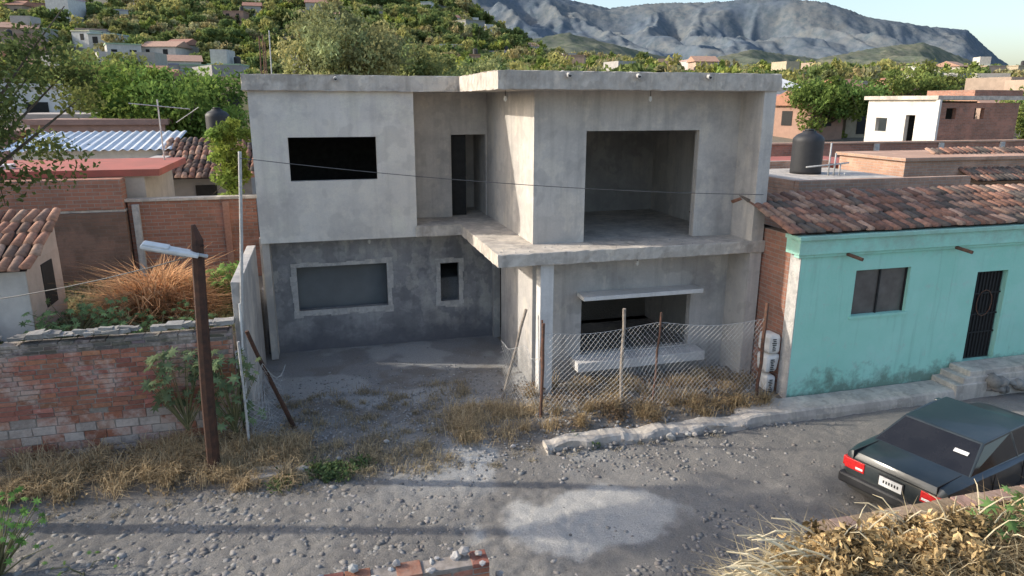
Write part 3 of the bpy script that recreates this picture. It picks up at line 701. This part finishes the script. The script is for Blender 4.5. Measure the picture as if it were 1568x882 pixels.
DT=empty("distant_trees"); protos=[]
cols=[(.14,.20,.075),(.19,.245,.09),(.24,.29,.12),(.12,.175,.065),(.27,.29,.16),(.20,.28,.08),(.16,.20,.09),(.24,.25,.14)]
for k in range(8):
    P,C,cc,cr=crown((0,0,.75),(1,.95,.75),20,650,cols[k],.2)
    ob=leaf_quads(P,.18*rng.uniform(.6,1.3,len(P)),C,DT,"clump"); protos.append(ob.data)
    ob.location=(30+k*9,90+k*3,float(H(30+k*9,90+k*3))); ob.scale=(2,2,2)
HP=[]; pal=[(.70,.68,.64),(.74,.72,.68),(.62,.57,.49),(.45,.28,.21),(.44,.27,.20),(.60,.50,.36),(.44,.43,.41),(.72,.70,.66),(.52,.40,.31),(.50,.48,.44),(.46,.33,.26),(.66,.62,.56)]
def house(mb,x,y,w,dp,h,ang,col):
    z=float(H(x,y)); T=Matrix.Translation((x,y,z))@Matrix.Rotation(ang,4,'Z'); HP.append((x,y,w))
    mb.box(-w/2,w/2,-dp/2,dp/2,-2,h,M['vc'],col,M4=T)
    if random.random()<.28:   # pitched clay roof
        rc=random.choice([(.40,.2,.13),(.34,.17,.12),(.46,.28,.2)]); vs=[T@Vector(p) for p in ((-w/2-.3,-dp/2-.3,h),(w/2+.3,-dp/2-.3,h),(w/2+.3,dp/2+.3,h),(-w/2-.3,dp/2+.3,h),(-w/2-.3,0,h+1.1),(w/2+.3,0,h+1.1))]
        mb.add(vs,[(0,1,5,4),(2,3,4,5),(3,0,4),(1,2,5)],M['vc'],rc)
    else:
        mb.box(-w/2-.12,w/2+.12,-dp/2-.12,dp/2+.12,h,h+.2,M['vc'],tuple(c*random.choice([.7,.95]) for c in col),M4=T)
        if random.random()<.25: mb.box(-w/2+.3,w*.1,-dp/2+.4,dp/2-.4,h+.2,h+2.2,M['vc'],tuple(c*.95 for c in col),M4=T)
        if random.random()<.3: mb.tube([T@Vector((w*.3,0,h+.2)),T@Vector((w*.3,0,h+1.2)),T@Vector((w*.3,0,h+1.4))],[.5,.5,.2],M['black'],10)
    nw=max(1,int(w/2.2))
    for k in range(nw):
        xx=-w/2+(k+.5)*w/nw+random.uniform(-.3,.3); ww=random.uniform(.3,.55)
        for lv in range(max(1,int(h//2.7))):
            dr=random.random()<.3; mb.box(xx-ww,xx+ww,-dp/2-.03,-dp/2+.1,(.1 if dr and lv==0 else .9)+lv*2.8,2.0+lv*2.8,M['dark'],M4=T)
    mb.box(-w/2-.03,-w/2+.1,-.5,.5,.9,2.0,M['dark'],M4=T)
mb=MB()
for i in range(330):
    kx=random.uniform(-.46,1.4); Dd=48*(8.2**random.random())
    if kx<.3 and Dd>230 and random.random()<.5: continue
    if -.1<kx<.74 and Dd<95: continue
    x=-3+kx*Dd; y=Dd-12; col=random.choice(pal); v=random.uniform(.65,1.0)
    house(mb,x,y,random.uniform(3.5,6.5),random.uniform(4,6),random.choice([2.4,2.6,2.8,4.6]) if Dd>110 else 2.4,random.uniform(-.5,.4),tuple(c*v for c in col))
mb.emit("distant_town")
HP=np.array(HP)
def inst(x,y,s):
    dx=x-HP[:,0]; dy=y-HP[:,1]
    if np.any((np.abs(dx+.1*dy)<HP[:,2]*.45+s*.4)&(dy<3)&(dy>-5-s*1.5)) and random.random()<.7: return False
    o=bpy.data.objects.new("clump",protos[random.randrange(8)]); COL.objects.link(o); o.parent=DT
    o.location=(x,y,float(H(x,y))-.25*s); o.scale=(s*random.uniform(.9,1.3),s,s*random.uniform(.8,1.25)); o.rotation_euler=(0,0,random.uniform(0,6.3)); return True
cnt=0
while cnt<3500:
    kx=random.uniform(-.46,.42); Dd=random.uniform(100,470); x=-3+kx*Dd; y=Dd-12
    dn_=float(fbm(np.array([x/26]),np.array([y/26]),3,8)[0])
    if random.random()>.25+1.9*(dn_-.38)+.3*(Dd<200): continue
    if inst(x,y,random.uniform(1.0,2.8)*(.78+y/620)): cnt+=1
cnt=0
while cnt<3300:
    kx=random.uniform(.0,1.42); Dd=78*(5.6**random.random()); x=-3+kx*Dd; y=Dd-12
    if inst(x,y,random.uniform(1.5,3.2)*(.85+y/450)): cnt+=1
for i in range(170):
    kx=random.choice([random.uniform(-.46,-.1),random.uniform(.74,1.4)]); Dd=random.uniform(48,85); inst(-3+kx*Dd,Dd-12,random.uniform(1.2,2.4))

E=empty("brick_two_storey_house"); mb=MB()
holed_wall(mb,'x',30.6,30.85,20.8,26,1,5.75,[(24.3,25.2,3.9,4.7),(22.2,22.9,3.2,4.9)],M['conc_up'])
holed_wall(mb,'y',20.8,21.05,30.86,36.5,1,5.6,[(31.3,32.0,4.7,5.3),(33.3,34.0,4.7,5.3)],M['brickg'])
mb.box(30.4,36.7,20.6,26.2,5.76,5.98,M['slab']); mb.box(31,36.4,23.5,23.6,1,5.7,M['void']); mb.box(30.45,30.599,20.5,20.75,1,5.76,M['white_conc'])
mb.box(33,36.5,20.7,24,5.98,6.3,M['brickg'])
mb.emit("walls_and_roof",E)
E=empty("low_brick_house"); mb=MB(); mb.box(14.6,20,6.1,9,1,3.82,M['bricko']); mb.box(14.5,20.1,6.0,9.1,3.82,3.92,M['bricko']); mb.box(15.5,16.4,6.05,6.12,2.2,3.1,M['dark']); mb.emit("walls",E)
tp_=MB(); tiles(tp_,16.8,24,5.4,3.2,7.5,4.05); tp_.emit("tile_roof",E,smooth=True)
E=empty("flat_roof_brick_house"); mb=MB(); mb.box(8.6,14,3.2,9,1,3.4,M['bricko']); 
for a in ((8.6,14,3.2,3.38),(8.6,14,8.8,9)): mb.box(*a,3.4,3.66,M['bricko'],jit=.01)
mb.box(8.6,8.8,3.4,8.8,3.4,3.66,M['bricko'],jit=.01); mb.box(9,13.8,3.6,8.6,3.41,3.43,M['slab']); mb.emit("walls",E)
hwall("long_brick_wall",15,34,14,14.25,1,3.85,M['brickg'],extra=lambda m:(m.box(14.95,34,13.95,14.3,3.853,3.93,M['bricko']),[m.box(x,x+.25,13.9,13.999,1,3.85,M['frame']) for x in (17,20.5,24,27.5,31)]))
hwall("pink_wall_house",12,17,10,13,1,3.3,M['bricko'],extra=lambda m:m.box(11.8,17.2,9.8,13.2,3.3,3.45,M['redroof']))
mb=MB(); mb.box(40,47,54,60,3,7.1,M['vc'],(.75,.74,.72)); mb.add([(39.7,53.7,7.1),(47.3,53.7,7.1),(47.3,60.3,7.1),(39.7,60.3,7.1),(41.5,57,8.4),(45.5,57,8.4)],[(0,1,5,4),(1,2,5),(2,3,4,5),(3,0,4)],M['vc'],(.78,.77,.75)); mb.emit("white_roof_house")
def tank(x,y,z,r,h,mat):
    mb=MB(); pts=[];rs=[]
    for k in range(13):
        f=k/12; pts.append((x,y,z+h*.82*f)); rs.append(r*(1+(.012 if k%2 else 0)))
    pts+=[(x,y,z+h*.9),(x,y,z+h*.96),(x,y,z+h)]; rs+=[r*.8,r*.45,r*.42]
    mb.tube(pts,rs,mat,24); mb.tube([(x,y,z+h),(x,y,z+h+.05)],r*.3,mat,14); return mb
mb=tank(11.7,7.,3.43,.46,1.3,M['black']); 
for i in range(4): mb.tube([(11.9+i*.2,6.2,3.4),(11.9+i*.2,6.2,4.4-.3*i)],.025,M['galv'],6)
mb.tube([(11.1,6.2,3.7),(12.6,6.2,3.8)],.025,M['galv'],6); mb.emit("water_tank",smooth=True)
tank(23.5,28,4.6,.55,1.6,simple("pink_plastic",(.6,.47,.42))).emit("water_tank.001",smooth=True)
E=empty("small_tiled_house"); mb=MB(); mb.box(-12.5,-7.95,1.5,3.2,1,2.82,M['vc'],(.70,.68,.64)); 
mb.add([(-7.95,1.5,2.82),(-7.95,3.2,2.82),(-7.95,3.2,3.45)],[(0,1,2)],M['vc'],(.55,.45,.38)); mb.add([(-7.945,1.52,1),(-7.945,3.2,1),(-7.945,3.2,2.83),(-7.945,1.52,2.83)],[(0,1,2,3)],M['vc'],(.52,.42,.35))
mb.box(-7.96,-7.93,2.2,2.75,1.9,2.7,M['dark']); mb.box(-9.2,-8.5,1.45,1.52,1.2,2.3,M['dark']); mb.emit("walls",E)
mb=MB(); tiles(mb,-12.6,-7.85,1.3,2.78,3.2,3.52,pal=((.50,.27,.18),(.42,.21,.14),(.56,.36,.26),(.32,.2,.15))); mb.emit("tile_roof",E,smooth=True)
E=empty("red_roof_house"); mb=MB(); mb.box(-15,-6.95,6.35,9.8,1,3.86,M['vc'],(.5,.45,.39)); mb.box(-15.2,-6.6,6.28,10,3.863,4.02,M['redroof']); mb.box(-10.5,-9.9,7,7.4,4.02,4.12,M['white']); mb.emit("walls_and_roof",E)
E=empty("metal_roof_house"); mb=MB(); mb.box(-12,-7.6,13.2,16,1,4.05,M['vc'],(.7,.69,.66)); mb.box(-12,-7.6,13.1,13.2,3.2,3.6,M['vc'],(.5,.3,.22)); mb.emit("walls",E)
mb=MB(); xx=np.arange(-12.2,-7.4,.05); 
for i in range(len(xx)-1):
    za=.03*math.sin(xx[i]*24); zb_=.03*math.sin(xx[i+1]*24); mb.add([(xx[i],12.8,4.08+za),(xx[i+1],12.8,4.08+zb_),(xx[i+1],16.2,4.52+zb_),(xx[i],16.2,4.52+za)],[(0,1,2,3)],M['silver'])
mb.emit("corrugated_roof",E)
E=empty("tiled_house"); mb=MB(); mb.box(-7.4,-5.,11.2,14.2,1,3.35,M['vc'],(.33,.32,.31)); mb.box(-6.6,-6.,11.15,11.25,2.3,3.1,M['dark']); mb.box(-7.9,-7.42,11.2,14,1,3.9,M['vc'],(.5,.46,.42)); mb.emit("walls",E)
mb=MB(); tiles(mb,-7.6,-4.8,10.9,3.32,14,4.32); mb.emit("tile_roof",E,smooth=True)
for nm,a,c in (("ochre_house",(-9.,-6.0,28,33,1,6.6),(.62,.47,.24)),("cream_house",(-16,-11,24,29,1,4.8),(.6,.52,.46)),("brown_house",(-19,-13.5,17,22,1,4.3),(.36,.23,.19)),("white_house",(-20,-15,30,36,1,6.2),(.72,.71,.69)),("rust_roof_house",(-13,-8.5,18,20,1,4.7),(.42,.26,.21))):
    mb=MB(); mb.box(*a,M['vc'],c); mb.box(a[0]-.15,a[1]+.15,a[2]-.15,a[3]+.15,a[5],a[5]+.2,M['vc'],tuple(k*.8 for k in c))
    w=(a[1]-a[0]); 
    for k in (.2,.6): mb.box(a[0]+w*k,a[0]+w*(k+.2),a[2]-.03,a[2]+.1,a[5]-1.8,a[5]-.7,M['dark'])
    mb.emit(nm)
tank(-6.3,15.5,4.2,.4,1.1,M['black']).emit("water_tank.002",smooth=True)
mb=MB(); mb.tube([(-7.0,9.2,3.9),(-7.0,9.2,5.6)],.02,M['galv'],6); mb.tube([(-7.7,9.2,5.5),(-6.2,9.1,5.35)],.012,M['galv'],5)
for k in range(9): xk=-7.6+k*.16; mb.tube([(xk,8.85,5.49-k*.015),(xk,9.5,5.49-k*.015)],.008,M['galv'],4)
mb.tube([(-6.6,9.2,5.0),(-6.0,9.2,5.4)],.01,M['galv'],4); mb.emit("tv_antenna")
mb=MB(); mb.box(-30,-17,-2.2,4,-.3,4.3,M['vc'],(.5,.45,.4)); mb.box(-30.2,-16.8,-2.4,4.2,4.3,4.5,M['slab']); mb.emit("offscreen_shade_house")  # out-of-view house, added to shade the left part of the road

# ---------------------------------------------------------------- grass and weeds
def blades(name,x,y,h,col,w=.006,lean=.5,parent=None,z=None):
    n=len(x); z=hz(x,y)-.01 if z is None else z
    a=rng.uniform(0,6.28,n); l=rng.uniform(.1,1,n)*lean*h; dx,dy=np.cos(a),np.sin(a); px,py=-dy*w,dx*w
    hh=h*rng.uniform(.5,1.1,n)
    b=np.stack([x,y,z],1); m=b+np.stack([dx*l*.35,dy*l*.35,hh*.6],1); t_=b+np.stack([dx*l*1.2,dy*l*1.2,hh*rng.uniform(.5,1.,n)],1)
    p=np.stack([px,py,0*px],1); v=np.stack([b-p,b+p,m+p*.8,m-p*.8,t_],1).reshape(-1,3)
    o=(np.arange(n)*5)[:,None]; F=np.concatenate([o+np.array([[0,1,2]]),o+np.array([[0,2,3]]),o+np.array([[3,2,4]])])
    v_=rng.uniform(.5,1.4,n)[:,None]; C=np.repeat(np.array(col)[None]*v_,5,0)
    return npmesh(name,v,F,M['dry'],C,parent)
def clump_xy(n,x0,x1,y0,y1,nt,sp_):
    cx=rng.uniform(x0,x1,nt); cy=rng.uniform(y0,y1,nt); k=rng.integers(0,nt,n); s=rng.uniform(.4,1.5,nt)[k]*sp_
    return cx[k]+rng.normal(0,1,n)*s,cy[k]+rng.normal(0,1,n)*s
DG=empty("dry_grass")
straw=(.54,.42,.26)
for (n,a,nt,spd,h,cc) in ((12500,(-9.5,-4.7,-1.25,-.15),65,.11,.34,straw),(4200,(-4.8,-3.6,-1.6,-.4),24,.10,.30,straw),(3600,(-3.9,-1.2,-1.7,-.8),34,.1,.17,(.46,.38,.25)),(5000,(-4.,-.4,-.9,1.4),95,.09,.13,(.40,.33,.22)),(4200,(-.9,.6,-1.1,-.1),22,.11,.25,straw),(5600,(.6,5.1,-1.35,.3),55,.08,.30,(.44,.33,.19)),(2500,(-9,4,-1.9,-1.5),60,.07,.08,(.38,.33,.24))):
    x,y=clump_xy(n,*a,nt,spd); k=(y>a[2]-.25)&(y<min(a[3]+.3,.7 if x.min()>0 else 4)); k&=~((x<-4.4)&(y>-.02)); blades("tufts",x[k],y[k],np.full(k.sum(),h)*rng.uniform(.4,1.3,k.sum()),cc,parent=DG,w=.005,lean=1.1)
n=5000; x,y=clump_xy(n,.7,5.1,-1.3,.5,40,.14); k=(y<.7)&(y>-1.5); x,y=x[k],y[k]; leaf_quads(np.stack([x,y,hz(x,y)+rng.uniform(0,.22,len(x))**1.3],1),.03*rng.uniform(.5,1.6,len(x)),np.array([[.30,.21,.13]])*rng.uniform(.4,1.4,(len(x),1)),DG,"dead_weeds",mat='dry')
n=3500; x,y=clump_xy(n,-9.3,-3.7,-1.4,-.2,40,.14); k=(y<-.05); x,y=x[k],y[k]; leaf_quads(np.stack([x,y,hz(x,y)+rng.uniform(0,.2,len(x))],1),.03*rng.uniform(.5,1.6,len(x)),np.array([[.36,.27,.16]])*rng.uniform(.4,1.4,(len(x),1)),DG,"dead_weeds",mat='dry')
GW=empty("green_weeds")
for (n,a,nt) in ((1800,(-3.9,-2.6,-1.7,-1.3),9),(400,(.9,1.3,-1.7,-1.5),3),(900,(-9.5,-8,-2.4,-1.6),6)):
    x,y=clump_xy(n,*a,nt,.07); P=np.stack([x,y,hz(x,y)+rng.uniform(0,.14,n)],1); v=rng.uniform(.6,1.4,(n,1)); leaf_quads(P,.035*rng.uniform(.6,1.5,n),np.array([[.15,.21,.09]])*v,GW,"weeds")
def lobed(name,base,n,hgt,spread,r,col,lo=.25,sy=.8):
    e=empty(name); mb=MB(); b=Vector(base)
    for i in range(n):
        a=random.uniform(0,6.28); f=random.uniform(.15,1)**.7; zt_=hgt*random.uniform(lo,1)
        p=b+Vector((math.cos(a)*spread*f,math.sin(a)*spread*f*sy,zt_)); 
        if i%2==0: mb.tube([b+Vector((0,0,zt_*.2)),(b+p)/2+Vector((0,0,.1)),p],[.012,.008,.004],M['leafstem'],4)
        L=r*random.uniform(.6,1.25); nrm=Vector((random.uniform(-.5,.5)+math.cos(a)*.3,random.uniform(-.8,.1),random.uniform(.4,1))).normalized()
        u=nrm.cross(Vector((random.random(),random.random(),.2))).normalized(); v=nrm.cross(u)
        vs=[p]; 
        for k in range(14):
            t_=2*math.pi*k/14; rr=L*(1 if k%2==0 else .42); vs.append(p+(u*math.cos(t_)+v*math.sin(t_))*rr-nrm*rr*.18)
        q=random.uniform(.6,1.4); mb.add(vs,[(0,1+k,1+(k+1)%14) for k in range(14)],M['leaf'],tuple(c*q for c in col))
    mb.emit("stems_and_leaves",e); return e
lobed("castor_plant",(-5.35,-.35,.2),75,1.5,.55,.12,(.17,.22,.12),.35,.45)
lobed("castor_plant.003",(-4.62,-.35,.1),75,1.45,.5,.11,(.20,.27,.14),.2,.6)
lobed("castor_plant.001",(3.85,-6.9,.9),26,.62,.36,.10,(.20,.33,.11))
lobed("castor_plant.002",(-7.2,-2.9,-.3),90,1.2,.6,.06,(.18,.33,.09))
lobed("papaya_plant",(-6.2,-3.1,-.3),12,.25,.6,.05,(.18,.3,.09))
lobed("squash_plant",(-4.95,3.4,1.4),110,.85,.45,.11,(.20,.33,.10))
lobed("squash_plant.001",(-7.3,1.5,1.35),150,.75,.85,.08,(.22,.33,.15))
lobed("squash_plant.002",(-5.9,1.2,1.35),110,.6,1.0,.07,(.18,.28,.12))
YW=empty("dry_yard_brush")
for (cx,cy,sx,sy,n,h,cc) in ((-6.3,3.2,.45,.4,1700,1.2,(.62,.36,.19)),(-6.75,2.8,.3,.3,700,.9,(.66,.42,.24)),(-5.7,2.9,.4,.4,1100,.75,(.55,.33,.18)),(-7.6,3.8,.8,.6,1600,.35,(.36,.30,.16)),(-5.4,2.2,.6,.8,1500,.3,(.36,.32,.15))):
    x=rng.normal(cx,sx,n); y=rng.normal(cy,sy,n); k=(y>.3)&(x<-4.7); n_=k.sum(); blades("brush",x[k],y[k],np.full(n_,h)*np.exp(-((x[k]-cx)/sx)**2*.5),cc,w=.016,lean=1.5,parent=YW)
n=3600; x=rng.uniform(-9,-4.7,n); y=rng.uniform(.4,5.8,n); leaf_quads(np.stack([x,y,1.42+rng.uniform(0,.16,n)],1),.07*rng.uniform(.5,1.4,n),np.array([[.22,.23,.12]])*rng.uniform(.5,1.5,(n,1)),YW,"ground_cover")

mxx=np.linspace(.0,9,120); myy=np.linspace(-10.5,-6.32,60); X,Y=np.meshgrid(mxx,myy)
Zt=-.15+.95*ss(.1,1.5,X+.3*(fbm(X*2,Y*2,3,5)-.5))+.15*fbm(X*3,Y*3,4,6)
I=np.arange(X.size).reshape(X.shape); F=np.stack([I[:-1,:-1].ravel(),I[:-1,1:].ravel(),I[1:,1:].ravel(),I[1:,:-1].ravel()],1)
npmesh("terrace_soil",np.stack([X.ravel(),Y.ravel(),Zt.ravel()],1),F,simple("soil",(.20,.145,.10),(.10,.075,.055),6,.95,.02),smooth=True)
DB=empty("dead_brush_pile"); 
def tz(x): return -.1+.95*ss(.1,1.5,x)
for (n,cx,sx,cy,sy,h,cc,w) in ((1200,2.6,.8,-7.1,.3,.26,(.55,.44,.26),.006),(800,4.2,1.0,-7.2,.3,.24,(.50,.39,.23),.006),(1700,.9,.4,-6.8,.35,.32,(.58,.48,.29),.006),(1500,3.3,.9,-7.0,.25,.28,(.22,.16,.09),.006)):
    x=rng.normal(cx,sx,n); y=rng.normal(cy,sy,n); k=(y<-6.5)&(x>.1); x,y=x[k],y[k]
    blades("straw",x,y,np.full(len(x),h),cc,w=w,lean=2.4,parent=DB,z=tz(x)+rng.uniform(0,.2,len(x)))
n=18000; nc=200; cx=rng.normal(2.8,1.2,nc); cy=rng.normal(-6.90,.26,nc); cr=rng.uniform(.03,.10,nc); k=rng.integers(0,nc,n)
x=cx[k]+rng.normal(0,1,n)*cr[k]; y=cy[k]+rng.normal(0,1,n)*cr[k]; m_=(x>.3)&(y<-6.46)
x,y,kk=x[m_],y[m_],k[m_]; hb_=(rng.uniform(.02,.44,nc)*(1-.5*ss(3,5,cx)))[kk]; sh=(rng.uniform(.2,1.0,nc)*1.4)[kk]
leaf_quads(np.stack([x,y,tz(x)+hb_+rng.normal(0,.045,len(x))],1),.036*rng.uniform(.4,1.6,len(x)),np.array([[.56,.41,.21]])*(sh*rng.uniform(.5,1.3,len(x)))[:,None],DB,"curled_dead_leaves",mat='dry',aspect=2.0)
mb=MB()
for i in range(130):
    lf=i<44
    x=random.uniform(.8,1.8) if lf else random.uniform(1.4,5); y=random.uniform(-7.1,-6.6); a=random.uniform(2.0,3.4) if lf else random.uniform(0,6.3); L=random.uniform(.4,1.0) if lf else random.uniform(.3,.65)
    z0=float(tz(np.array(x)))+random.uniform(.12,.38); p0=Vector((x,y,z0)); d=Vector((math.cos(a)*L,math.sin(a)*L*.5,random.uniform(-.25,.38)))
    mb.tube([p0,p0+d*.35+Vector((0,0,.07)),p0+d*.7+Vector((0,0,.08)),p0+d],[.015,.013,.011,.006] if lf else [.009,.008,.006,.003],M['stalk'],5)
mb.emit("stalks",DB)

# ---------------------------------------------------------------- camera, light, sky
cam=bpy.data.cameras.new("camera"); co=bpy.data.objects.new("camera",cam); COL.objects.link(co); scene.camera=co
cam.sensor_width=36; cam.lens=24.68; cam.clip_start=.05; cam.clip_end=12000
psi,th,ro=R_(15.45),R_(14.81),R_(.16)
Fv=Vector((math.sin(psi)*math.cos(th),math.cos(psi)*math.cos(th),-math.sin(th))); Rv=Vector((math.cos(psi),-math.sin(psi),0)); Uv=Rv.cross(Fv)
R2=Rv*math.cos(ro)+Uv*math.sin(ro); U2=-Rv*math.sin(ro)+Uv*math.cos(ro)
m=Matrix((R2,U2,-Fv)).transposed().to_4x4(); m.translation=Vector((-3.04,-11.93,5.55)); co.matrix_world=m

EL=R_(27); az=math.atan2(-1,.32)
sd=Vector((math.sin(az)*math.cos(EL),math.cos(az)*math.cos(EL),math.sin(EL)))
sl=bpy.data.lights.new("sun",'SUN'); sl.energy=4.4; sl.angle=R_(.8); sl.color=(1,.92,.80); so=bpy.data.objects.new("sun",sl); COL.objects.link(so)
so.rotation_euler=sd.to_track_quat('Z','Y').to_euler()
w=bpy.data.worlds.new("World"); scene.world=w; w.use_nodes=True; nt=w.node_tree
sk=nt.nodes.new("ShaderNodeTexSky"); sk.sky_type='NISHITA'; sk.sun_disc=False; sk.sun_elevation=EL; sk.sun_rotation=az%(2*math.pi); sk.air_density=1; sk.dust_density=2.4; sk.ozone_density=1.0
bg=nt.nodes["Background"]; bg.inputs[1].default_value=.28; nt.links.new(sk.outputs[0],bg.inputs[0])
scene.view_settings.view_transform='Standard'; scene.view_settings.look='None'; scene.view_settings.exposure=0
